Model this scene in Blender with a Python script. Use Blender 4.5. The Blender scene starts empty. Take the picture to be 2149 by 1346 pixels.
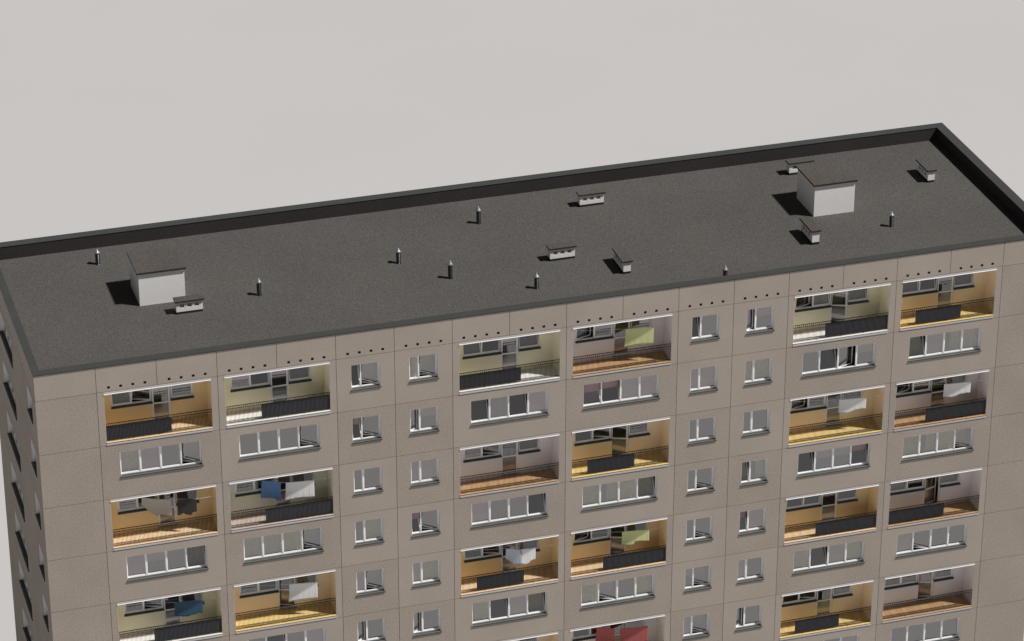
import bpy, bmesh, math, random
from mathutils import Vector, Matrix
random.seed(7)
C = bpy.context.scene.collection
H = 3.0084; M = 3.0; NM = 18; D = 15.1
TOP = 1.437; DECK = 0.665; ROWS = 11; GZ = -H*ROWS - 0.05

# ------------------------------------------------------------------ materials
def mat(name, col, rough=.7, metal=0., spec=.3):
    m = bpy.data.materials.new(name); m.use_nodes = True
    b = m.node_tree.nodes['Principled BSDF']
    b.inputs['Base Color'].default_value = (*col, 1)
    b.inputs['Roughness'].default_value = rough
    b.inputs['Metallic'].default_value = metal
    b.inputs['Specular IOR Level'].default_value = spec
    return m

def noisy(name, c1, c2, scale, rough=.85, bump=0., det=4., big=0., bigscale=.25, contrast=(.35, .65), stretch=(1, 1, 1), spec=.2, dots=None):
    """two-tone fine grain, a slow tone drift, optional sparse darker pebbles, and bump"""
    m = mat(name, c1, rough, 0, spec); nt = m.node_tree; N = nt.nodes; L = nt.links; b = N['Principled BSDF']
    g = N.new('ShaderNodeNewGeometry'); mp = N.new('ShaderNodeMapping'); mp.inputs['Scale'].default_value = stretch
    L.new(g.outputs['Position'], mp.inputs['Vector'])
    n = N.new('ShaderNodeTexNoise'); n.inputs['Scale'].default_value = scale; n.inputs['Detail'].default_value = det; n.inputs['Roughness'].default_value = .65
    L.new(mp.outputs[0], n.inputs['Vector'])
    r = N.new('ShaderNodeMapRange'); r.inputs[1].default_value = contrast[0]; r.inputs[2].default_value = contrast[1]
    L.new(n.outputs['Fac'], r.inputs[0])
    mx = N.new('ShaderNodeMix'); mx.data_type = 'RGBA'; mx.inputs[6].default_value = (*c1, 1); mx.inputs[7].default_value = (*c2, 1)
    L.new(r.outputs[0], mx.inputs[0]); out = mx.outputs[2]
    if big:
        n2 = N.new('ShaderNodeTexNoise'); n2.inputs['Scale'].default_value = bigscale; n2.inputs['Detail'].default_value = 5
        L.new(g.outputs['Position'], n2.inputs['Vector'])
        r2 = N.new('ShaderNodeMapRange'); r2.inputs[1].default_value = .3; r2.inputs[2].default_value = .7
        r2.inputs[3].default_value = 1-big; r2.inputs[4].default_value = 1+big; L.new(n2.outputs['Fac'], r2.inputs[0])
        h = N.new('ShaderNodeVectorMath'); h.operation = 'SCALE'; L.new(out, h.inputs[0]); L.new(r2.outputs[0], h.inputs['Scale']); out = h.outputs[0]
    if dots:
        v = N.new('ShaderNodeTexVoronoi'); v.inputs['Scale'].default_value = dots[0]; L.new(g.outputs['Position'], v.inputs['Vector'])
        r3 = N.new('ShaderNodeMapRange'); r3.inputs[1].default_value = dots[1]; r3.inputs[2].default_value = dots[1]+.12
        r3.inputs[3].default_value = dots[2]; r3.inputs[4].default_value = 1; L.new(v.outputs['Distance'], r3.inputs[0])
        h2 = N.new('ShaderNodeVectorMath'); h2.operation = 'SCALE'; L.new(out, h2.inputs[0]); L.new(r3.outputs[0], h2.inputs['Scale']); out = h2.outputs[0]
    L.new(out, b.inputs['Base Color'])
    if bump:
        bp = N.new('ShaderNodeBump'); bp.inputs['Strength'].default_value = bump; bp.inputs['Distance'].default_value = .02
        L.new(n.outputs['Fac'], bp.inputs['Height']); L.new(bp.outputs[0], b.inputs['Normal'])
    return m

def planks(name, c1, c2, width=.12):
    """floor boards running front to back"""
    m = mat(name, c1, .55, 0, .3); nt = m.node_tree; N = nt.nodes; L = nt.links; b = N['Principled BSDF']
    g = N.new('ShaderNodeNewGeometry'); s = N.new('ShaderNodeSeparateXYZ'); L.new(g.outputs['Position'], s.inputs[0])
    d = N.new('ShaderNodeMath'); d.operation = 'DIVIDE'; d.inputs[1].default_value = width; L.new(s.outputs[0], d.inputs[0])
    f = N.new('ShaderNodeMath'); f.operation = 'FLOOR'; L.new(d.outputs[0], f.inputs[0])
    w = N.new('ShaderNodeTexWhiteNoise'); w.noise_dimensions = '1D'; L.new(f.outputs[0], w.inputs['W'])
    mx = N.new('ShaderNodeMix'); mx.data_type = 'RGBA'; mx.inputs[6].default_value = (*c1, 1); mx.inputs[7].default_value = (*c2, 1)
    L.new(w.outputs['Value'], mx.inputs[0])
    fr = N.new('ShaderNodeMath'); fr.operation = 'FRACT'; L.new(d.outputs[0], fr.inputs[0])
    lt = N.new('ShaderNodeMath'); lt.operation = 'GREATER_THAN'; lt.inputs[1].default_value = .1; L.new(fr.outputs[0], lt.inputs[0])
    mr = N.new('ShaderNodeMapRange'); mr.inputs[3].default_value = .62; mr.inputs[4].default_value = 1.; L.new(lt.outputs[0], mr.inputs[0])
    h = N.new('ShaderNodeVectorMath'); h.operation = 'SCALE'; L.new(mx.outputs[2], h.inputs[0]); L.new(mr.outputs[0], h.inputs['Scale'])
    L.new(h.outputs[0], b.inputs['Base Color'])
    return m

def glass_mat():
    m = bpy.data.materials.new('window_glass'); m.use_nodes = True; nt = m.node_tree; N = nt.nodes; L = nt.links
    N.remove(N['Principled BSDF']); o = N['Material Output']
    t = N.new('ShaderNodeBsdfTransparent'); t.inputs[0].default_value = (.8, .82, .8, 1)
    gl = N.new('ShaderNodeBsdfGlossy'); gl.inputs['Color'].default_value = (.95, .95, .97, 1); gl.inputs['Roughness'].default_value = .0
    fr = N.new('ShaderNodeLayerWeight'); fr.inputs['Blend'].default_value = .35
    r = N.new('ShaderNodeMapRange'); r.inputs[3].default_value = .26; r.inputs[4].default_value = .9
    L.new(fr.outputs['Fresnel'], r.inputs[0])
    mx = N.new('ShaderNodeMixShader'); L.new(r.outputs[0], mx.inputs[0]); L.new(t.outputs[0], mx.inputs[1]); L.new(gl.outputs[0], mx.inputs[2])
    L.new(mx.outputs[0], o.inputs['Surface'])
    return m

MT = {}
MT['panel'] = mat('glossy_grey_door_panel', (.20, .19, .19), .18, .55, 1.)
MT['concrete'] = noisy('pebbledash_concrete', (.400, .354, .311), (.278, .243, .211), 15, .95, .6, 5, .06, .33, (.36, .66), dots=(11, .17, .86))
MT['concrete_fine'] = noisy('fine_concrete', (.389, .346, .306), (.333, .295, .259), 12, .95, .4, 5, .05, .4, (.36, .66))
MT['joint'] = mat('dark_panel_joint', (.07, .06, .055), .95)
MT['roof'] = noisy('bitumen_gravel', (.062, .056, .051), (.112, .102, .092), 15, .95, .5, 3, .10, .18, (.40, .68))
MT['lining'] = noisy('parapet_bitumen', (.030, .027, .026), (.052, .047, .045), 13, .95, .4, 3, .1, .3)
MT['cap'] = noisy('grey_sheet_metal', (.055, .0575, .0565), (.050, .0525, .0515), .8, .55, 0, 2)
MT['sill'] = noisy('dark_sill_metal', (.068, .076, .076), (.056, .063, .063), 2, .5, 0, 2)
MT['white'] = mat('white_window_frame', (.84, .84, .85), .35, 0, .5)
MT['strip'] = mat('white_painted_edge', (.72, .71, .71), .6)
MT['edge'] = mat('light_grey_render', (.47, .46, .47), .8)
MT['reveal'] = mat('white_window_reveal', (.82, .82, .83), .7)
MT['plaster'] = noisy('white_plaster', (.86, .85, .84), (.83, .82, .81), 1.3, .8, 0, 4)
MT['interior'] = mat('room_interior', (.26, .25, .235), .9)
MT['glass'] = glass_mat()
MT['black'] = mat('black_steel', (.010, .009, .009), .8, 0, .1)
MT['screen'] = mat('dark_corrugated_sheet', (.115, .116, .130), .7)
MT['steel'] = mat('bright_steel_cowl', (.45, .46, .47), .42, .7)
MT['dsteel'] = mat('dark_steel_pipe', (.13, .133, .135), .2, 1.)
MT['hole'] = mat('dark_vent_interior', (.035, .026, .02), .95)
MT['plinth'] = mat('bitumen_plinth', (.022, .020, .019), .95)
MT['khaki'] = noisy('khaki_curtain', (.68, .61, .27), (.34, .295, .10), 6, .95, .0, 6, .12, 3, (.3, .7), (5, 5, .35))
MT['mauve'] = noisy('mauve_blind', (.46, .32, .34), (.40, .28, .30), 4, .9, .0, 2, 0, 1, (.3, .7), (.5, .5, 6))
MT['ground'] = noisy('pale_ground', (.474, .469, .466), (.466, .461, .458), .05, .95, 0, 2)
WALLS = dict(
    orange=mat('orange_loggia_paint', (.84, .65, .375), .85), peach=mat('peach_loggia_paint', (.88, .715, .50), .85),
    lime=mat('pale_lime_loggia_paint', (.84, .785, .57), .85), cream=mat('cream_loggia_paint', (.72, .71, .59), .85),
    white=mat('white_loggia_paint', (.80, .77, .785), .85))
FLOORS = dict(
    white=mat('white_floor_tiles', (.86, .85, .82), .6), sand=planks('sand_floor_boards', (.88, .67, .43), (.83, .61, .37)),
    yellow=planks('yellow_floor_boards', (.86, .66, .29), (.81, .60, .25)), brown=planks('brown_floor_boards', (.60, .38, .20), (.50, .31, .16)),
    rose=planks('rose_floor_boards', (.62, .52, .45), (.55, .45, .39)))

# ------------------------------------------------------------------ mesh helpers
def box(bm, x0, x1, y0, y1, z0, z1, mi=0):
    v = [bm.verts.new(p) for p in ((x0,y0,z0),(x1,y0,z0),(x1,y1,z0),(x0,y1,z0),(x0,y0,z1),(x1,y0,z1),(x1,y1,z1),(x0,y1,z1))]
    for q in ((3,2,1,0),(4,5,6,7),(0,1,5,4),(1,2,6,5),(2,3,7,6),(3,0,4,7)):
        bm.faces.new([v[i] for i in q]).material_index = mi

def quad(bm, pts, mi=0):
    f = bm.faces.new([bm.verts.new(p) for p in pts]); f.material_index = mi; return f

def mesh(name, bm, mats, parent=None, loc=(0,0,0), rz=0., bevel=0., smooth=False):
    me = bpy.data.meshes.new(name); bm.normal_update(); bm.to_mesh(me); bm.free()
    for m in (mats if isinstance(mats, (list, tuple)) else [mats]): me.materials.append(m)
    if smooth:
        for p in me.polygons: p.use_smooth = True
    o = bpy.data.objects.new(name, me); C.objects.link(o); o.location = loc; o.rotation_euler = (0, 0, rz)
    if parent: o.parent = parent
    if bevel:
        b = o.modifiers.new('edge', 'BEVEL'); b.width = bevel; b.segments = 2; b.limit_method = 'ANGLE'
    return o

def empty(name, loc, label, cat, group=None, rz=0):
    o = bpy.data.objects.new(name, None); C.objects.link(o); o.location = loc; o.rotation_euler = (0, 0, rz); o.empty_display_size = .3
    return tag(o, label, cat, group)

def tag(o, label, cat, group=None):
    o['label'] = label; o['category'] = cat
    if group: o['group'] = group
    return o

# ------------------------------------------------------------------ setting
bm = bmesh.new(); quad(bm, [(-6000,-6000,0),(6000,-6000,0),(6000,6000,0),(-6000,6000,0)])
g = mesh('ground', bm, MT['ground'], loc=(0,0,GZ)); g['kind'] = 'structure'

building = empty('apartment_building', (0, 0, GZ), 'long grey concrete panel apartment block with flat dark roof and coloured loggias', 'building')
BZ = -GZ                                      # children of the building are given in facade coordinates
def part(name, bm, mats, loc=(0,0,0), rz=0., **k):
    return mesh(name, bm, mats, building, (loc[0], loc[1], loc[2]+BZ), rz, **k)

# cells of the front: (module from, module to, kind)
COLS = [(0,1,'blank'),(1,3,'big'),(3,5,'big'),(5,6,'small'),(6,7,'small'),(7,9,'big'),(9,11,'big'),(11,12,'small'),(12,13,'small'),(13,15,'big'),(15,17,'big'),(17,18,'blank')]
LAST = {1:6, 3:6, 5:7, 6:7, 7:7, 9:8, 11:8, 12:8, 13:8, 15:9}       # last storey built with openings in each column
WZ0, WZ1 = -1.83, -.45                         # window opening, below the storey's top joint
def opening(c, r):
    a, b, k = c
    if k == 'blank' or r > LAST[a]: return None
    zt = -(r-1)*H
    if k == 'small': return (a*M+.75, a*M+2.25, zt+WZ0, zt+WZ1, 'window')
    if r % 2: return (a*M+.345, b*M-.345, zt-2.985, zt-.035, 'loggia')
    return (a*M+.94, b*M-.94, zt+WZ0, zt+WZ1, 'window')

def sheet(bm, tr, x0, x1, z0, z1, y, holes, mi, flip=False):
    """rectangle in the wall plane with rectangular holes, cut into a grid"""
    xs = sorted({x0, x1, *[v for h in holes for v in h[:2]]}); zs = sorted({z0, z1, *[v for h in holes for v in h[2:4]]})
    for i in range(len(xs)-1):
        for j in range(len(zs)-1):
            cx, cz = (xs[i]+xs[i+1])/2, (zs[j]+zs[j+1])/2
            if any(h[0] < cx < h[1] and h[2] < cz < h[3] for h in holes): continue
            p = [(xs[i],y,zs[j]),(xs[i+1],y,zs[j]),(xs[i+1],y,zs[j+1]),(xs[i],y,zs[j+1])]
            if flip: p.reverse()
            quad(bm, [tr(*q) for q in p], mi)

def rim(bm, tr, x0, x1, z0, z1, ya, yb, mi, inward):
    c = [(x0,z0),(x1,z0),(x1,z1),(x0,z1)]
    for i in range(4):
        (ax, az), (bx, bz) = c[i], c[(i+1) % 4]
        p = [(ax,ya,az),(bx,ya,bz),(bx,yb,bz),(ax,yb,az)]
        if inward is False: p.reverse()
        quad(bm, [tr(*q) for q in p], mi)

G = .011                                       # half of a joint
def wall(name, tr, cells, ncol, width, vents, fine_rows=(0, 1)):
    bm = bmesh.new()
    for (x0, x1, r, holes, rough) in cells:
        zt = TOP-.035 if r == 0 else -(r-1)*H; zb = 0 if r == 0 else -r*H
        a, b, lo, hi = x0+G, x1-G, zb+G, zt-(0 if r == 0 else G)
        if x0 <= .001: a = 0
        if x1 >= width-.001: b = width
        mi = 0 if rough else 1
        sheet(bm, tr, a, b, lo, hi, 0, holes, mi)
        rim(bm, tr, a, b, lo, hi, 0, .035, mi, False)
        for h in holes: rim(bm, tr, h[0], h[1], h[2], h[3], 0, h[4], mi, True)
        sheet(bm, tr, x0, x1, zb, zt, .035, holes, 2)
        sheet(bm, tr, x0, x1, zb, zt, .30, [h for h in holes if h[4] > .2], 0, True)
    return part(name, bm, [MT['concrete'], MT['concrete_fine'], MT['joint']])

cells = []; VENTS = []
for a in range(NM):
    hs = []
    if 1 <= a <= 16:
        for k in range(4):
            x = a*M+.6+.6*k; hs.append((x-.07, x+.07, .15, .29, .12)); VENTS.append((x, .22))
    cells.append((a*M, (a+1)*M, 0, hs, False))
for c in COLS:
    for r in range(1, ROWS+1):
        o = opening(c, r); hs = [(*o[:4], .30)] if o else []
        cells.append((c[0]*M, c[1]*M, r, hs, not (r == 1 and c[2] != 'blank') and (c[2] == 'blank' or (c[0]*7+r*5) % 4 < 2)))
wall('front_wall', lambda x, y, z: (x, y, z), cells, NM, NM*M, True)

# left gable: local x runs from the back corner to the front one
gt = lambda x, y, z: (y-.004, D-.003-x*(D-.007)/D, z)
GW = [(D-11.45, D-7.33), (D-2.75, D-1.25)]
gcells = []; GV = []
gj = [0, 3.1, 6.1, 9.1, 12.1, D]
for i in range(5):
    hs = []
    if i in (1, 2, 3):
        for k in range(4):
            x = gj[i]+.6+.6*k; hs.append((x-.07, x+.07, .15, .29, .12)); GV.append((x, .22))
    gcells.append((gj[i], gj[i+1], 0, hs, False))
gj2 = [0, 3.1, 9.1, 12.1, D]
GOPEN = []
for r in range(1, ROWS+1):
    zt = -(r-1)*H
    for i in range(4):
        hs = []
        for w in GW:
            if gj2[i] < w[0] and w[1] < gj2[i+1] and r <= 8:
                hs.append((w[0], w[1], zt+WZ0, zt+WZ1, .30)); GOPEN.append((w[0], w[1]-w[0], zt+WZ0, r))
        gcells.append((gj2[i], gj2[i+1], r, hs, True))
wall('gable_wall', gt, gcells, 4, D, True)
bm = bmesh.new(); box(bm, NM*M-.25, NM*M, .301, D, -ROWS*H, TOP-.11); part('end_wall', bm, MT['concrete'])
bm = bmesh.new(); box(bm, .301, NM*M-.251, D-.25, D, -ROWS*H, TOP-.11); part('rear_wall', bm, MT['concrete'])

# vents above the top storey
for x, z in VENTS:
    bm = bmesh.new(); box(bm, -.069, .069, .10, .118, -.069, .069)
    for s in (-.069, .062): box(bm, s, s+.007, .012, .099, -.069, .069)
    for s in (-.069, .062): box(bm, -.061, .061, .012, .099, s, s+.007)
    part('vent_opening', bm, MT['hole'], (x, 0, z))
for x, z in GV:
    bm = bmesh.new(); box(bm, -.069, .069, .10, .118, -.069, .069)
    for s in (-.069, .062): box(bm, s, s+.007, .012, .099, -.069, .069)
    part('vent_opening', bm, MT['hole'], (0, D-x, z), -math.pi/2)

# roof deck, parapet lining and metal cap
bm = bmesh.new(); box(bm, .301, NM*M-.26, .301, D-.26, DECK-.25, DECK)
def edge_felt(m):
    """the gravel thins out to smooth browner felt along the front and side parapets"""
    nt = m.node_tree; N = nt.nodes; L = nt.links; b = N['Principled BSDF']; src = b.inputs['Base Color'].links[0].from_socket
    g = N.new('ShaderNodeNewGeometry'); s = N.new('ShaderNodeSeparateXYZ'); L.new(g.outputs['Position'], s.inputs[0])
    n = N.new('ShaderNodeTexNoise'); n.inputs['Scale'].default_value = 1.2; L.new(g.outputs['Position'], n.inputs['Vector'])
    ad = N.new('ShaderNodeMath'); ad.operation = 'ADD'; L.new(s.outputs[1], ad.inputs[0]); L.new(n.outputs['Fac'], ad.inputs[1])
    r = N.new('ShaderNodeMapRange'); r.interpolation_type = 'SMOOTHSTEP'; r.inputs[1].default_value = 1.2; r.inputs[2].default_value = 3.2
    L.new(ad.outputs[0], r.inputs[0])
    mx = N.new('ShaderNodeMix'); mx.data_type = 'RGBA'; mx.inputs[6].default_value = (.088, .078, .071, 1)
    L.new(r.outputs[0], mx.inputs[0]); L.new(src, mx.inputs[7]); L.new(mx.outputs[2], b.inputs['Base Color'])
MT['deck'] = noisy('gravelled_roof_felt', (.060, .0565, .0535), (.130, .122, .114), 17, .95, .5, 4, .07, .18, (.40, .70)); edge_felt(MT['deck'])
roof = part('roof', bm, MT['deck'])
CI = .50
bm = bmesh.new()
LI = CI-.02
box(bm, .305, .35, .305, D-.255, DECK+.002, TOP-.035); box(bm, NM*M-LI, NM*M-.255, .305, D-.255, DECK+.002, TOP-.035)
box(bm, .351, NM*M-LI, .305, LI, DECK+.002, TOP-.035); box(bm, .351, NM*M-LI, D-LI, D-.255, DECK+.002, TOP-.035)
part('parapet_lining', bm, MT['lining'])
bm = bmesh.new()
o_, i_ = .045, CI
X1 = NM*M
outer = [(-o_, -o_), (X1+o_, -o_), (X1+o_, D+o_), (-o_, D+o_)]; inner = [(.36, i_), (X1-i_, i_), (X1-i_, D-i_), (.36, D-i_)]
for z, fl in ((TOP, False), (TOP-.02, True)):
    for k in range(4):
        a, b = outer[k], outer[(k+1) % 4]; c, d = inner[(k+1) % 4], inner[k]
        zi = z-.012
        p = [(*a, z), (*b, z), (*c, zi), (*d, zi)]
        if fl: p.reverse()
        quad(bm, p)
for k in range(4):
    a, b = outer[k], outer[(k+1) % 4]; quad(bm, [(*a, TOP-.02), (*b, TOP-.02), (*b, TOP), (*a, TOP)])
    c, d = inner[k], inner[(k+1) % 4]; quad(bm, [(*d, TOP-.032), (*c, TOP-.032), (*c, TOP-.012), (*d, TOP-.012)])
part('parapet_cap', bm, MT['cap'])
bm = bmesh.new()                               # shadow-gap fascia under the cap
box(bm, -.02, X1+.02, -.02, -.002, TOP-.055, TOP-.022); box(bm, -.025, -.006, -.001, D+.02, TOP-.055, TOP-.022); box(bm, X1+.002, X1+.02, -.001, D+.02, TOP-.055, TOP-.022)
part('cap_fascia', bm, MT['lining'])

# storeys and rooms behind the facade
bm = bmesh.new()
for r in range(0, ROWS+1):
    box(bm, .31, X1-.27, .31, D-.27, -r*H+.02, -r*H+.17)
for k in range(1, NM):
    box(bm, k*M-.06, k*M+.06, 1.62, 6, -ROWS*H+.2, 0)
box(bm, .31, X1-.27, 6, 6.12, -ROWS*H+.2, 0)
part('room_interior', bm, MT['interior'])

# ------------------------------------------------------------------ windows
def frame_mesh(W, Hh, mull, y0=.10, y1=.17, t=.05):
    bm = bmesh.new()
    box(bm, 0, t, y0, y1, 0, Hh); box(bm, W-t, W, y0, y1, 0, Hh)
    box(bm, t, W-t, y0, y1, 0, t+.015); box(bm, t, W-t, y0, y1, Hh-t, Hh)
    for m in mull: box(bm, m-.033, m+.033, y0, y1, t+.015, Hh-t)
    return bm

def sash(parent, x0, x1, z0, z1, state, depth=.045, y=.125, mid=None, bottom=None, panel=False):
    """one casement: white stiles and rails with its pane; state c closed, t tilted in at the top, r/l hinged right/left"""
    w, h = x1-x0, z1-z0; t = .045; tb = bottom or .055
    bm = bmesh.new()
    ox = -w if state == 'r' else 0
    box(bm, ox, ox+t, 0, depth, 0, h); box(bm, ox+w-t, ox+w, 0, depth, 0, h)
    box(bm, ox+t, ox+w-t, 0, depth, 0, tb); box(bm, ox+t, ox+w-t, 0, depth, h-t, h)
    if mid: box(bm, ox+t, ox+w-t, 0, depth, mid-z0-.035, mid-z0+.035)
    # handle on the inner face
    hx = ox+w-t/2 if state != 'r' else ox+t/2
    box(bm, hx-.01, hx+.01, depth, depth+.03, h*.45, h*.45+.03); box(bm, hx-.01, hx+.01, depth+.03, depth+.045, h*.45-.09, h*.45+.03)
    s = mesh('sash', bm, MT['white'], parent)
    spans = [(tb, h-t)] if not mid else [(tb, mid-z0-.035), (mid-z0+.035, h-t)]
    rot = {'c': (0,0,0), 't': (math.radians(-20), 0, 0), 'r': (0, 0, math.radians(-20)), 'l': (0, 0, math.radians(18 if w > .7 else 20))}[state]
    # small differences so that no two closed panes reflect alike
    j = (random.uniform(-.004, .004), 0, random.uniform(-.006, .006))
    loc = (x1 if state == 'r' else x0, y, z0)
    s.location = loc; s.rotation_euler = tuple(rot[k] for k in range(3))
    for a, b in spans:
        bm = bmesh.new(); quad(bm, [(ox+t-.006, depth*.55, a-.006), (ox+w-t+.006, depth*.55, a-.006), (ox+w-t+.006, depth*.55, b+.006), (ox+t-.006, depth*.55, b+.006)])
        low = panel and a == tb
        p = mesh('panel' if low else 'pane', bm, MT['panel'] if low else MT['glass'], parent); p.location = loc; p.rotation_euler = tuple(rot[k]+j[k]*(state == 'c') for k in range(3))
    return s

def curtain(parent, x0, x1, z0, z1, kind, y=.42):
    if kind == 'N': return
    if kind in 'KS':
        if kind == 'S': x0 = x0+(x1-x0)*.45; kind = 'K'
        bm = bmesh.new(); n = max(8, int((x1-x0)/.035)); pv = None
        ph = random.uniform(0, 6); a0 = random.uniform(.8, 1.2)
        for i in range(n+1):
            x = x0+(x1-x0)*i/n; yy = y+.022*math.sin(ph+x*a0*34)+.008*math.sin(x*71+ph)
            v = (bm.verts.new((x, yy, z0)), bm.verts.new((x, yy, z1)))
            if pv: bm.faces.new((pv[0], v[0], v[1], pv[1]))
            pv = v
        mesh('curtain', bm, MT['khaki'], parent, smooth=True)
    else:
        bm = bmesh.new(); zb = z0 if kind == 'P' else z0+(z1-z0)*.56
        box(bm, x0+.02, x1-.02, y-.17, y-.166, zb, z1); box(bm, x0+.02, x1-.02, y-.176, y-.16, zb-.02, zb)
        mesh('roller_blind', bm, MT['mauve'], parent)

def sill(parent, W, proud=.07, y1=.10, ext=.022):
    bm = bmesh.new()
    p = [(-proud, -.006), (y1, .014), (y1, -.016), (-proud+.012, -.056), (-proud, -.056)]
    a = [bm.verts.new((-ext, y, z)) for y, z in p]; b = [bm.verts.new((W+ext, y, z)) for y, z in p]
    # end pieces only outside the wall face, so clip the ends at the opening inside the wall
    for q, s in ((a, 1), (b, -1)):
        for v in q:
            if v.co.y > .0: v.co.x += s*(ext+.003)
    n = len(p)
    for i in range(n): bm.faces.new((a[i], b[i], b[(i+1) % n], a[(i+1) % n]))
    bm.faces.new(a); bm.faces.new(b[::-1]); bmesh.ops.recalc_face_normals(bm, faces=bm.faces)
    for s in (-ext-.006, W+ext): box(bm, s, s+.006, -proud, -.004, -.058, .006)
    mesh('sill', bm, MT['sill'], parent)

def reveal(parent, W, Hh, y1=.10):
    bm = bmesh.new(); e = .004; k = .012
    box(bm, e, k, .006, y1-.002, .02, Hh-e); box(bm, W-k, W-e, .006, y1-.002, .02, Hh-e); box(bm, k, W-k, .006, y1-.002, Hh-k, Hh-e)
    mesh('reveal', bm, MT['reveal'], parent)

def window(name, loc, rz, W, Hh, mull, spec, recess=.18, proud=.055, mkreveal=True):
    """spec: one 'kind+state' per pane, e.g. 'Kc Pt'"""
    y0 = recess
    w = part(name, frame_mesh(W, Hh, mull, y0, y0+.07), MT['white'], loc, rz)
    sill(w, W, proud, y0)
    if mkreveal: reveal(w, W, Hh, y0)
    xs = [0.05, *mull, W-.05]; sp = spec.split()
    for i, s in enumerate(sp):
        a = xs[i]+(.033-.012 if i else -.006); b = xs[i+1]-(.033-.012 if i < len(sp)-1 else -.006)
        sash(w, a, b, .058, Hh-.045, s[1], y=y0+.022)
        curtain(w, a-.03, b+.03, .0, Hh, s[0], y0+{'c': .26, 't': .44}.get(s[1], .90))
    return w

BIG = {(1,2):'Kc Pc Nc Kr', (1,4):'Pc Hc Nc Kt', (1,6):'Nc Kc Pc Nc', (3,2):'Nc Nc Nc Hr', (3,4):'Kc Kc Kc Kr', (3,6):'Nc Nt Nc Pc',
       (7,2):'Nt Nc Nt Pc', (7,4):'Pc Nc Nc Nt', (7,6):'Kc Nt Pc Kt', (9,2):'Pt Ht Pc Pc', (9,4):'Kc Sc Kc Kt', (9,6):'Kc Pr Nc Kc', (9,8):'Nc Kc Nt Pc',
       (13,2):'Nc Nt Nl Hc', (13,4):'Nt Hc Hc Ht', (13,6):'Kc Nt Pc Kc', (13,8):'Kc Kl Nc Pc', (15,2):'Kt Pc Sc Kc', (15,4):'Kc Sc Kc Kr', (15,6):'Pc Nr Nc Nc', (15,8):'Nc Nc Nc Nc'}
SMALL = {5:['Nt Pr','Ht Hr','Nc Nc','Nc Kc','Pc Kr','Nl Nc','Pc Nc'], 6:['Sc Kr','Pl Hc','Pc Pc','Ht Hr','Pc Kc','Kl Nc','Nc Kt'],
         11:['Nt Nc','Pc Pc','Nc Nc','Nc Nr','Nc Nr','Hc Pr','Pc Kr','Nc Nc'], 12:['Hl Hc','Kc Kc','Nc Nc','Kt Sc','Ht Pc','Pc Nc','Kl Nc','Nc Pc']}
for c in COLS:
    for r in range(1, ROWS+1):
        o = opening(c, r)
        if not o or o[4] != 'window': continue
        if c[2] == 'small': window('window', (o[0], 0, o[2]), 0, 1.5, WZ1-WZ0, [.535], SMALL[c[0]][r-1])
        else: window('window', (o[0], 0, o[2]), 0, 4.12, WZ1-WZ0, [1.03, 2.06, 3.09], BIG[(c[0], r)])
for (x, w, z, r) in GOPEN:
    sp = random.choice(['Nc Kc', 'Pc Nc', 'Kc Kc']) if w < 2 else random.choice(['Nc Pc Nc Kc', 'Kc Kc Nc Nc', 'Pc Nc Nt Kc'])
    window('window', (0, D-x, z), -math.pi/2, w, WZ1-WZ0, [.535] if w < 2 else [1.03, 2.06, 3.09], sp)

# ------------------------------------------------------------------ loggias
LOG = {  # (module, storey): wall, floor, screen span, window panes, door, right window
 (1,1):('orange','sand',(0,.62),'Kt Kr','Kc','Nc'), (1,3):('orange','sand',None,'Pc Nt','Nc','Pt'), (1,5):('lime','white',(.34,1),'Nc Pr','Nc','Pt'),
 (3,1):('lime','white',(.34,1),'Pc Nt','Nc','Pt'), (3,3):('cream','rose',(.34,1),'Nc Kt','Nc','Nt'), (3,5):('peach','yellow',None,'Nc Nt','Nr','Kt'),
 (7,1):('lime','white',(0,.62),'Pt Nt','Pc','Pt'), (7,3):('white','brown',None,'Pc Nr','Nc','Pt'), (7,5):('orange','sand',(.16,.65),'Nt Pr','Nc','Pt'), (7,7):('peach','sand',None,'Nc Pc','Nc','Nc'),
 (9,1):('white','brown',None,'Pl Nc','Nc','Pc'), (9,3):('peach','yellow',(.16,.65),'Nt Nr','Nr','Nc'), (9,5):('orange','sand',(.34,1),'Nl Nt','Nr','Nt'), (9,7):('white','yellow',None,'Nt Pt','Nc','Nc'),
 (13,1):('lime','white',(.34,1),'Kl Kt','Kr','Kt'), (13,3):('peach','yellow',None,'Pl Nc','Nc','Nc'), (13,5):('orange','sand',(.34,1),'Nt Nt','Nc','Nt'), (13,7):('peach','yellow',(.16,.65),'Nc Nr','Nc','Nc'),
 (15,1):('peach','yellow',(.16,.65),'Pt Nt','Nc','Pt'), (15,3):('white','brown',(.34,1),'Kl Kc','Kc','Kt'), (15,5):('white','brown',(0,.62),'Kt Nc','Nl','Kt'), (15,7):('white','brown',None,'Nc Nc','Pr','Nc'), (15,9):('orange','sand',None,'Nc Kc','Nc','Nc')}
LD = 1.2; LX0, LX1 = .345, 5.655; FZ = -2.80; CZ = -.155
W1 = (.885, 2.90, -1.56, -.36); DR = (2.90, 3.845, -2.72, -.36); W3 = (3.845, 4.98, -1.56, -.36)

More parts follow.
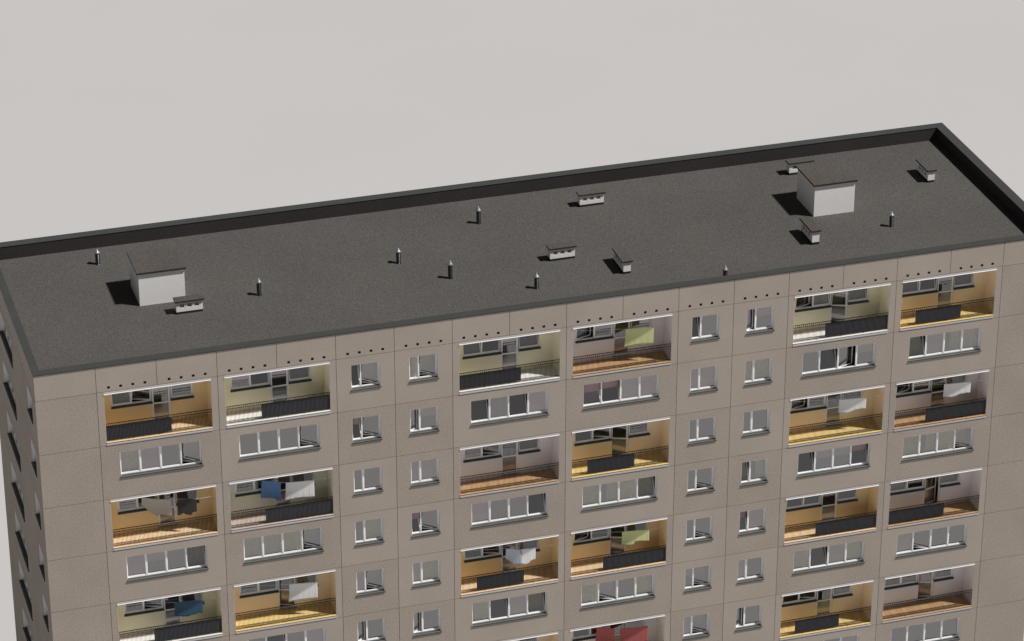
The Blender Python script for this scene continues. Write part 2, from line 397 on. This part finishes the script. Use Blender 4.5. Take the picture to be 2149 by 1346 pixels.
def loggia(m, r):
    wc, fc, scr, w12, dr, w3 = LOG[(m, r)]
    ox, oz = m*M, -(r-1)*H
    bm = bmesh.new()
    I = lambda x, y, z: (x, y, z)
    sheet(bm, I, LX0+.005, LX1-.005, FZ-.01, CZ, LD, [W1, DR, W3], 0)
    for h in (W1, DR, W3): rim(bm, I, *h, LD, LD+.07, 0, True)
    for s, e in ((LX0+.0, LX0+.01), (LX1-.01, LX1-.0)):
        box(bm, s+.001, e-.001, .012, LD+.02, FZ-.01, CZ)
    box(bm, LX0+.011, LX1-.011, .012, LD-.001, CZ, CZ+.02, 1)
    # wall thickness behind, closing the room
    sheet(bm, I, LX0-.05, LX1+.05, FZ-.05, .02, LD+.29, [W1, DR, W3], 0, True)
    lg = part('loggia', bm, [WALLS[wc], MT['plaster']], (ox, 0, oz))
    bm = bmesh.new(); box(bm, LX0+.002, LX1-.002, -.020, LD-.002, FZ-.04, FZ); mesh('floor', bm, FLOORS[fc], lg)
    bm = bmesh.new(); box(bm, LX0, LX1, -.030, .28, -2.975, -2.89); box(bm, LX0+.012, LX1-.012, .03, .3, -2.889, FZ-.041, 1); mesh('slab_edge', bm, [MT['edge'], MT['joint']], lg)
    bm = bmesh.new(); box(bm, LX0-.01, LX1+.01, -.012, .3, -.118, -.035, 1)
    v = [(-.040, -.148), (-.018, -.119), (.0, -.119), (.0, -.152)]
    a = [bm.verts.new((LX0-.01, y, z)) for y, z in v]; b = [bm.verts.new((LX1+.01, y, z)) for y, z in v]
    for i in range(4): bm.faces.new((a[i], b[i], b[(i+1) % 4], a[(i+1) % 4]))
    bm.faces.new(a); bm.faces.new(b[::-1]); bmesh.ops.recalc_face_normals(bm, faces=bm.faces)
    mesh('lintel_strip', bm, [MT['strip'], MT['edge']], lg)
    # windows and door in the back wall
    for (q, sp, mull) in ((W1, w12, [(W1[1]-W1[0])/2]), (W3, w3, [])):
        wn = window('loggia_window', (ox+q[0], LD, oz+q[2]), 0, q[1]-q[0], q[3]-q[2], mull, sp, .06, .10, False)
    W = DR[1]-DR[0]; Hd = DR[3]-DR[2]
    bm = bmesh.new(); t = .07
    box(bm, 0, t, .06, .13, 0, Hd); box(bm, W-t, W, .06, .13, 0, Hd); box(bm, t, W-t, .06, .13, 0, .05); box(bm, t, W-t, .06, .13, Hd-.05, Hd)
    d = part('balcony_door', bm, MT['white'], (ox+DR[0], LD, oz+DR[2]))
    sash(d, t-.01, W-t+.01, .045, Hd-.045, dr[1], y=.085, mid=.99, bottom=.07, panel=True)
    curtain(d, t, W-t, 1.0, Hd, dr[0], .5)
    bm = bmesh.new(); box(bm, -.0, W+.0, -.02, .058, -.03, -.004); mesh('threshold', bm, MT['sill'], d)
    # railing
    bm = bmesh.new(); x0, x1 = LX0+.015, LX1-.015; y = .045; b2 = .0082
    box(bm, x0, x1, y-.02, y+.02, -1.815, -1.795); box(bm, x0, x1, y-.012, y+.012, -1.945, -1.925); box(bm, x0, x1, y-.012, y+.012, -2.735, -2.715)
    for n, za, zb in ((48, -1.924, -1.816), (80, -2.714, -1.946)):
        for i in range(n+1):
            x = x0+b2+(x1-x0-2*b2)*i/n
            box(bm, x-b2, x+b2, y-b2, y+b2, za, zb)
    for f in (.25, .5, .75): xx = x0+(x1-x0)*f; box(bm, xx-.012, xx+.012, y-.012, y+.012, FZ+.001, -2.736)
    rl = part('railing', bm, MT['black'], (ox, 0, oz))
    if scr:
        a, b = x0+(x1-x0)*scr[0]+.01, x0+(x1-x0)*scr[1]-.01
        bm = bmesh.new(); n = max(2, int(round((b-a)/.033))); pv = None
        for i in range(n+1):
            xx = a+(b-a)*i/n; yy = y+.022+(.016 if i % 2 else 0)
            v = [bm.verts.new(p) for p in ((xx, yy, -2.71), (xx, yy, -1.95), (xx, yy+.006, -1.95), (xx, yy+.006, -2.71))]
            if pv:
                for k in range(4): bm.faces.new((pv[k], v[k], v[(k+1) % 4], pv[(k+1) % 4]))
            else: bm.faces.new(v[::-1])
            pv = v
        bm.faces.new(pv); bmesh.ops.recalc_face_normals(bm, faces=bm.faces)
        mesh('privacy_screen', bm, MT['screen'], rl)
for c in COLS:
    for r in range(1, ROWS+1):
        o = opening(c, r)
        if o and o[4] == 'loggia': loggia(c[0], r)

# ------------------------------------------------------------------ laundry
def cloth_mat(name, col):
    m = mat(name, col, .9, 0, .15); nt = m.node_tree; N = nt.nodes; L = nt.links; b = N['Principled BSDF']
    g = N.new('ShaderNodeNewGeometry'); mp = N.new('ShaderNodeMapping'); mp.inputs['Scale'].default_value = (1, 1, .15); L.new(g.outputs['Position'], mp.inputs['Vector'])
    n = N.new('ShaderNodeTexNoise'); n.inputs['Scale'].default_value = 14; n.inputs['Detail'].default_value = 3; L.new(mp.outputs[0], n.inputs['Vector'])
    bp = N.new('ShaderNodeBump'); bp.inputs['Strength'].default_value = .35; bp.inputs['Distance'].default_value = .008
    L.new(n.outputs['Fac'], bp.inputs['Height']); L.new(bp.outputs[0], b.inputs['Normal'])
    b.inputs['Transmission Weight'].default_value = 0
    return m
CL = dict(white=cloth_mat('white_cotton', (.80, .80, .81)), beige=cloth_mat('beige_cotton', (.50, .46, .41)), dark=cloth_mat('charcoal_cotton', (.055, .050, .052)),
          navy=cloth_mat('petrol_blue_cotton', (.045, .10, .155)), blue=cloth_mat('blue_terry', (.125, .23, .46)), pale=cloth_mat('pale_blue_cotton', (.55, .62, .74)),
          lime=cloth_mat('yellow_green_cotton', (.62, .65, .33)), red=cloth_mat('dusty_red_cotton', (.42, .12, .12)))
TS = (3.35, .55, 4.74, .20, -.87, -.77)                   # large sheet on the right of a loggia
TB = (2.20, .95, 3.08, .52, -.77, -.80)
flat = [(0,1.05),(.12,1.01),(.3,.99),(.34,.955),(.45,.97),(.6,.955),(.8,.97),(1,.965)]
step = [(0,.74),(.35,.84),(.45,.80),(.52,.74),(.58,.72),(.62,.67),(.75,.67),(.86,.63),(1,.66)]
ITEMS = [
 (1,3,(2.06,.95,3.45,.42,-.74,-.82),[(0,.36),(.32,.82),(.55,1.0),(.6,.86),(1,.93)],'beige','bedsheet','beige bedsheet with a slanting hem beside a charcoal towel in an orange loggia','sheet'),
 (1,3,(3.77,.46,4.68,.16,-.83,-.81),[(0,.88),(.12,.93),(.3,.78),(.42,.86),(.7,.92),(.8,.76),(1,.72)],'dark','towel','charcoal towel with a ragged hem, the only black laundry','towel'),
 (1,5,TS,[(0,.78),(.3,.86),(.5,.88),(.6,.82),(.75,.80),(.85,.74),(1,.76)],'navy','blanket','dark petrol blue blanket above a white loggia floor','blanket'),
 (3,3,TB,[(0,.99),(.3,.98),(.66,.97),(.72,.98),(.85,1.03),(1,1.07)],'blue','towel','bright blue towel hanging left of a white sheet','towel'),
 (3,3,TS,flat,'white','bedsheet','white bedsheet hanging right of a bright blue towel','sheet'),
 (3,5,TS,flat,'white','bedsheet','white bedsheet hanging alone over a bright yellow floor and a peach wall, with straight hem','sheet'),
 (7,5,(2.98,.62,3.68,.28,-.82,-.83),[(0,.56),(.5,.86),(.62,.98),(.8,.9),(1,.86)],'pale','pillowcase','pale blue pillowcase hanging left of a white one','pillowcase'),
 (7,5,(3.74,.34,4.47,.20,-.84,-.79),[(0,.86),(.35,.94),(.5,.93),(.65,.76),(.8,.72),(1,.70)],'white','pillowcase','white pillowcase hanging right of a pale blue one','pillowcase'),
 (9,1,TS,flat,'lime','bedsheet','yellow-green bedsheet in the white loggia on the top storey','sheet'),
 (9,5,TS,[(0,.80),(.35,.86),(.43,.84),(.5,.66),(.7,.64),(1,.68)],'lime','bedsheet','yellow-green bedsheet in an orange loggia above a dark screen','sheet'),
 (9,7,(2.14,.95,3.02,.52,-.77,-.80),[(0,1.0),(.5,1.05),(1,1.1)],'red','towel','narrow dusty red towel left of the wide red sheet at the picture bottom','towel'),
 (9,7,(3.35,.55,4.80,.20,-.87,-.77),flat,'red','bedsheet','wide dusty red sheet right of the narrow red towel','sheet'),
 (13,3,TS,step,'white','bedsheet','white bedsheet with a stepped hem over a yellow floor without any screen','sheet'),
 (15,3,TS,step,'white','bedsheet','white bedsheet with a stepped hem in a white loggia with khaki curtains','sheet')]
lines = {}
for (m, r, (xl, yl, xr, yr, zl, zr), prof, mt, nm, lab, cat) in ITEMS:
    ox, oz = m*M, -(r-1)*H
    lines.setdefault((m, r), []).append((xl, yl, zl, xr, yr, zr))
    W = math.hypot(xr-xl, yr-yl); d = Vector((xr-xl, yr-yl, 0)).normalized(); nrm = Vector((d.y, -d.x, 0))
    def hem(u):
        for (a, ha), (b, hb) in zip(prof, prof[1:]):
            if a <= u <= b: return ha+(hb-ha)*(u-a)/max(b-a, 1e-6)
        return prof[-1][1]
    nu, nv = 48, 14; bm = bmesh.new(); grid = []
    ph = random.uniform(0, 6)
    for i in range(nu+1):
        u = i/nu; hh = hem(u); col = []
        for k in range(nv+1):
            v = k/nv*hh
            amp = .005*(k/nv)**1.5
            off = amp*math.sin(u*W*21+ph)*.6+amp*.7*math.sin(u*W*47+ph*2+v)+.012*math.sin(u*5+v*2+ph)
            p = d*(u*W)+nrm*(off+.05*(k/nv)**2*(1-u))+Vector((0, 0, -v))
            p -= d*(.07*(k/nv)**2*(1-u)*(1 if hh > .9 else .4))
            p.z += (zr-zl)*u
            col.append(bm.verts.new(p))
        grid.append(col)
    for i in range(nu):
        for k in range(nv): bm.faces.new((grid[i][k], grid[i][k+1], grid[i+1][k+1], grid[i+1][k]))
    o = mesh(nm, bm, CL[mt], loc=(ox+xl, yl, oz+zl), smooth=True)
    s = o.modifiers.new('cloth', 'SOLIDIFY'); s.thickness = .008
    tag(o, lab, cat, 'laundry hung out in the loggias')
def tube(bm, a, b, rad, n=6):
    a, b = Vector(a), Vector(b); ax = (b-a).normalized(); u = ax.orthogonal().normalized(); w = ax.cross(u)
    ra = [bm.verts.new(a+rad*(math.cos(t)*u+math.sin(t)*w)) for t in [2*math.pi*i/n for i in range(n)]]
    rb = [bm.verts.new(b+rad*(math.cos(t)*u+math.sin(t)*w)) for t in [2*math.pi*i/n for i in range(n)]]
    for i in range(n): bm.faces.new((ra[i], ra[(i+1) % n], rb[(i+1) % n], rb[i]))
    bm.faces.new(ra[::-1]); bm.faces.new(rb)
LL = {(1,3):'line behind the beige sheet and charcoal towel', (1,5):'line holding the dark petrol blue blanket', (3,3):'line joining the bright blue towel and white sheet',
      (3,5):'line holding the lone white sheet above a yellow floor', (7,5):'line carrying the two small pillowcases', (9,1):'line holding the yellow-green sheet on the top storey',
      (9,5):'line holding the yellow-green sheet in an orange loggia', (9,7):'line carrying the red towel and red sheet', (13,3):'line holding the stepped white sheet in a peach loggia',
      (15,3):'line holding the stepped white sheet in a white loggia'}
for (m, r), its in lines.items():
    pts = [(LX0+.012, 1.0, -.78)]
    for (xl, yl, zl, xr, yr, zr) in its: pts += [(xl, yl, zl), (xr, yr, zr)]
    pts.append((LX1-.012, max(.12, its[-1][4]-.04), its[-1][5]+.02))
    bm = bmesh.new()
    P = [(x, y+.012, z-.004) for x, y, z in pts]
    for a, b in zip(P, P[1:]): tube(bm, a, b, .006)
    o = mesh('clothesline', bm, MT['strip'], loc=(m*M, 0, -(r-1)*H)); tag(o, 'thin clothes'+LL[(m, r)], 'clothesline', 'clotheslines')

# ------------------------------------------------------------------ things on the roof
def hut(x0, x1, y0, y1, label):
    t = empty('rooftop_hut', ((x0+x1)/2, (y0+y1)/2, DECK), label, 'rooftop hut', 'white huts on the roof')
    w, d = (x1-x0)/2, (y1-y0)/2
    bm = bmesh.new(); box(bm, -w, w, -d, d, 0.002, 1.80); mesh('wall', bm, MT['plaster'], t)
    bm = bmesh.new(); box(bm, -w-.09, w+.09, -d-.10, d+.13, 1.802, 1.905); rf = mesh('roof', bm, [MT['roof'], MT['lining']], t)
    for p in rf.data.polygons:
        if p.normal.z < .5: p.material_index = 1
hut(6.62, 8.98, 7.28, 9.66, 'white plastered rooftop hut with low vent block before its right corner')
hut(43.19, 45.50, 7.20, 9.70, 'white plastered rooftop hut in front of a half hidden vent block')

def block(x, y, along, label, L_=1.36, Dp=.40, sz=1.):
    """low white ventilation block: dark plinth, body with three openings per long side, slab roof"""
    t = empty('ventilation_block', (x, y, DECK), label, 'roof vent block', 'white ventilation blocks on the roof', 0 if along == 'x' else math.pi/2); t.scale = (1, 1, sz)
    w = L_/2; d = Dp/2
    bm = bmesh.new(); box(bm, -w+.004, w-.004, -d+.004, d-.004, .002, .128); mesh('plinth', bm, MT['plinth'], t)
    bm = bmesh.new(); I = lambda x, y, z: (x, y, z); hs = []
    for k in (-1, 0, 1): hs.append((k*.38-.11, k*.38+.11, .34, .54))
    sheet(bm, I, -w, w, .13, .665, -d, hs, 0); sheet(bm, I, -w, w, .13, .665, d, hs, 0, True)
    for h in hs:
        rim(bm, I, *h, -d, -d+.09, 0, True); quad(bm, [(h[0], -d+.09, h[2]), (h[1], -d+.09, h[2]), (h[1], -d+.09, h[3]), (h[0], -d+.09, h[3])], 1)
        rim(bm, I, *h, d, d-.09, 0, False); quad(bm, [(h[0], d-.09, h[2]), (h[0], d-.09, h[3]), (h[1], d-.09, h[3]), (h[1], d-.09, h[2])], 1)
    quad(bm, [(-w, -d, .13), (-w, -d, .665), (-w, d, .665), (-w, d, .13)]); quad(bm, [(w, -d, .13), (w, d, .13), (w, d, .665), (w, -d, .665)])
    quad(bm, [(-w, -d, .665), (w, -d, .665), (w, d, .665), (-w, d, .665)]); quad(bm, [(-w, -d, .13), (-w, d, .13), (w, d, .13), (w, -d, .13)])
    mesh('wall', bm, [MT['plaster'], MT['screen_grille']], t)
    bm = bmesh.new(); box(bm, -w-.07, w+.07, -d-.08, d+.08, .667, .755); rf = mesh('roof', bm, [MT['roof'], MT['lining']], t)
    for p in rf.data.polygons:
        if p.normal.z < .5: p.material_index = 1
MT['screen_grille'] = mat('grey_vent_grille', (.24, .24, .235), .7)
block(8.21+.68, 5.82+.2, 'x', 'white vent block with three openings before the corner of a hut')
block(28.06+.68, 6.14+.2, 'x', 'white vent block with three openings near a block turned end-on')
block(31.58+.68, 11.98+.2, 'x', 'white vent block with three openings standing alone towards the rear parapet')
block(43.86+.68, 12.55+.2, 'x', 'white vent block half hidden behind a white hut by the rear parapet')
block(31.24+.2, 3.62+.81, 'y', 'white vent block turned end-on beside the one with three openings, near the roof edge', L_=1.62)
block(41.83+.2, 4.0+.81, 'y', 'white vent block turned end-on in front of a white hut', L_=1.62, sz=1.12)
block(50.76+.2, 9.42+.77, 'y', 'white vent block turned end-on in the far corner by the side parapet', L_=1.5)

def pipe_obj(label, x, y, first=[None], tall=False):
    t = empty('vent_pipe', (x, y, DECK), label, 'vent pipe', 'steel vent pipes on the roof')
    if first[0] is None:
        n = 24; R = .118
        def lathe(prof):
            bm = bmesh.new(); rings = []
            for rr, z in prof: rings.append([bm.verts.new((rr*math.cos(2*math.pi*i/n), rr*math.sin(2*math.pi*i/n), z)) for i in range(n)])
            for a, b in zip(rings, rings[1:]):
                for i in range(n): bm.faces.new((a[i], a[(i+1) % n], b[(i+1) % n], b[i]))
            bm.faces.new(rings[0][::-1]); bm.faces.new(rings[-1]); return bm
        a = mesh('pipe', lathe([(R+.03, .002), (R+.025, .02), (R, .03), (R, .70), (R-.01, .702), (R-.03, .703), (R-.03, .73)]), MT['dsteel'], t, smooth=False)
        b = mesh('cowl', lathe([(R-.04, .731), (R+.035, .732), (R+.037, .742), (R-.012, .80), (.055, .885), (.02, .94), (.006, .97)]), MT['steel'], t)
        for o in (a, b):
            for p in o.data.polygons: p.use_smooth = abs(p.normal.z) < .93 and p.area < .2
            o.data.polygons[-1].use_smooth = False
        first[0] = (a, b)
    else:
        for s in first[0]:
            c = s.copy(); C.objects.link(c); c.parent = t
    return t
for x, y, lab, sc in [
    (5.47, 12.69, 'steel vent pipe by the rear parapet behind the nearer white hut', .9), (12.69, 6.77, 'steel vent pipe standing alone to the right of the nearer white hut', 1),
    (20.46, 8.27, 'steel vent pipe between the lone one and the pair near the roof middle, smaller looking', .9), (22.55, 5.78, 'taller steel vent pipe in the middle of the roof front half', 1.08),
    (25.80, 11.66, 'steel vent pipe in the middle of the roof closest to the rear parapet', 1.03), (26.46, 3.38, 'short steel vent pipe left of the vent block turned end-on, near the roof edge', .9),
    (35.89, 1.10, 'steel vent pipe whose foot is hidden by the front parapet', 1.08), (46.70, 4.91, 'steel vent pipe standing to the right of the farther white hut', .9)]:
    o = pipe_obj(lab, x, y); o.scale = (1, 1, sc)

# ------------------------------------------------------------------ light and camera
sc = bpy.context.scene
to_sun = Vector((.575, -.345, 1)).normalized()
w = bpy.data.worlds.new('World'); sc.world = w; w.use_nodes = True; nt = w.node_tree
bg = nt.nodes['Background']; sky = nt.nodes.new('ShaderNodeTexSky'); sky.sky_type = 'NISHITA'; sky.sun_disc = False
sky.sun_elevation = math.asin(to_sun.z); sky.sun_rotation = math.atan2(to_sun.x, to_sun.y)
sky.air_density = .5; sky.dust_density = 0; sky.ozone_density = 1; sky.altitude = 7500
hs = nt.nodes.new('ShaderNodeHueSaturation'); hs.inputs['Saturation'].default_value = .0
nt.links.new(sky.outputs[0], hs.inputs['Color']); nt.links.new(hs.outputs[0], bg.inputs[0]); bg.inputs[1].default_value = .07
l = bpy.data.lights.new('sun', 'SUN'); l.energy = 4.4; l.angle = math.radians(3.2); l.color = (1, .961, .93)
lo = bpy.data.objects.new('sun', l); C.objects.link(lo); lo.rotation_euler = to_sun.to_track_quat('Z', 'Y').to_euler(); lo.location = (40, -40, 60)

cam = bpy.data.cameras.new('camera'); co = bpy.data.objects.new('camera', cam); C.objects.link(co)
R = Matrix(((0.956711, -0.291039, 0.00007), (-0.132999, -0.437412, -0.889372), (0.258873, 0.850862, -0.457185)))
m3 = Matrix((R[0], -R[1], -R[2])).transposed()
co.matrix_world = Matrix.Translation((-18.79875, -141.06534, 76.61578)) @ m3.to_4x4()
cam.sensor_width = 36; cam.lens = 36*6934.72/2149; cam.clip_start = 1; cam.clip_end = 20000
sc.camera = co
sc.view_settings.view_transform = 'Standard'; sc.view_settings.look = 'None'; sc.view_settings.exposure = 0; sc.view_settings.gamma = 1
sc.view_settings.use_curve_mapping = False
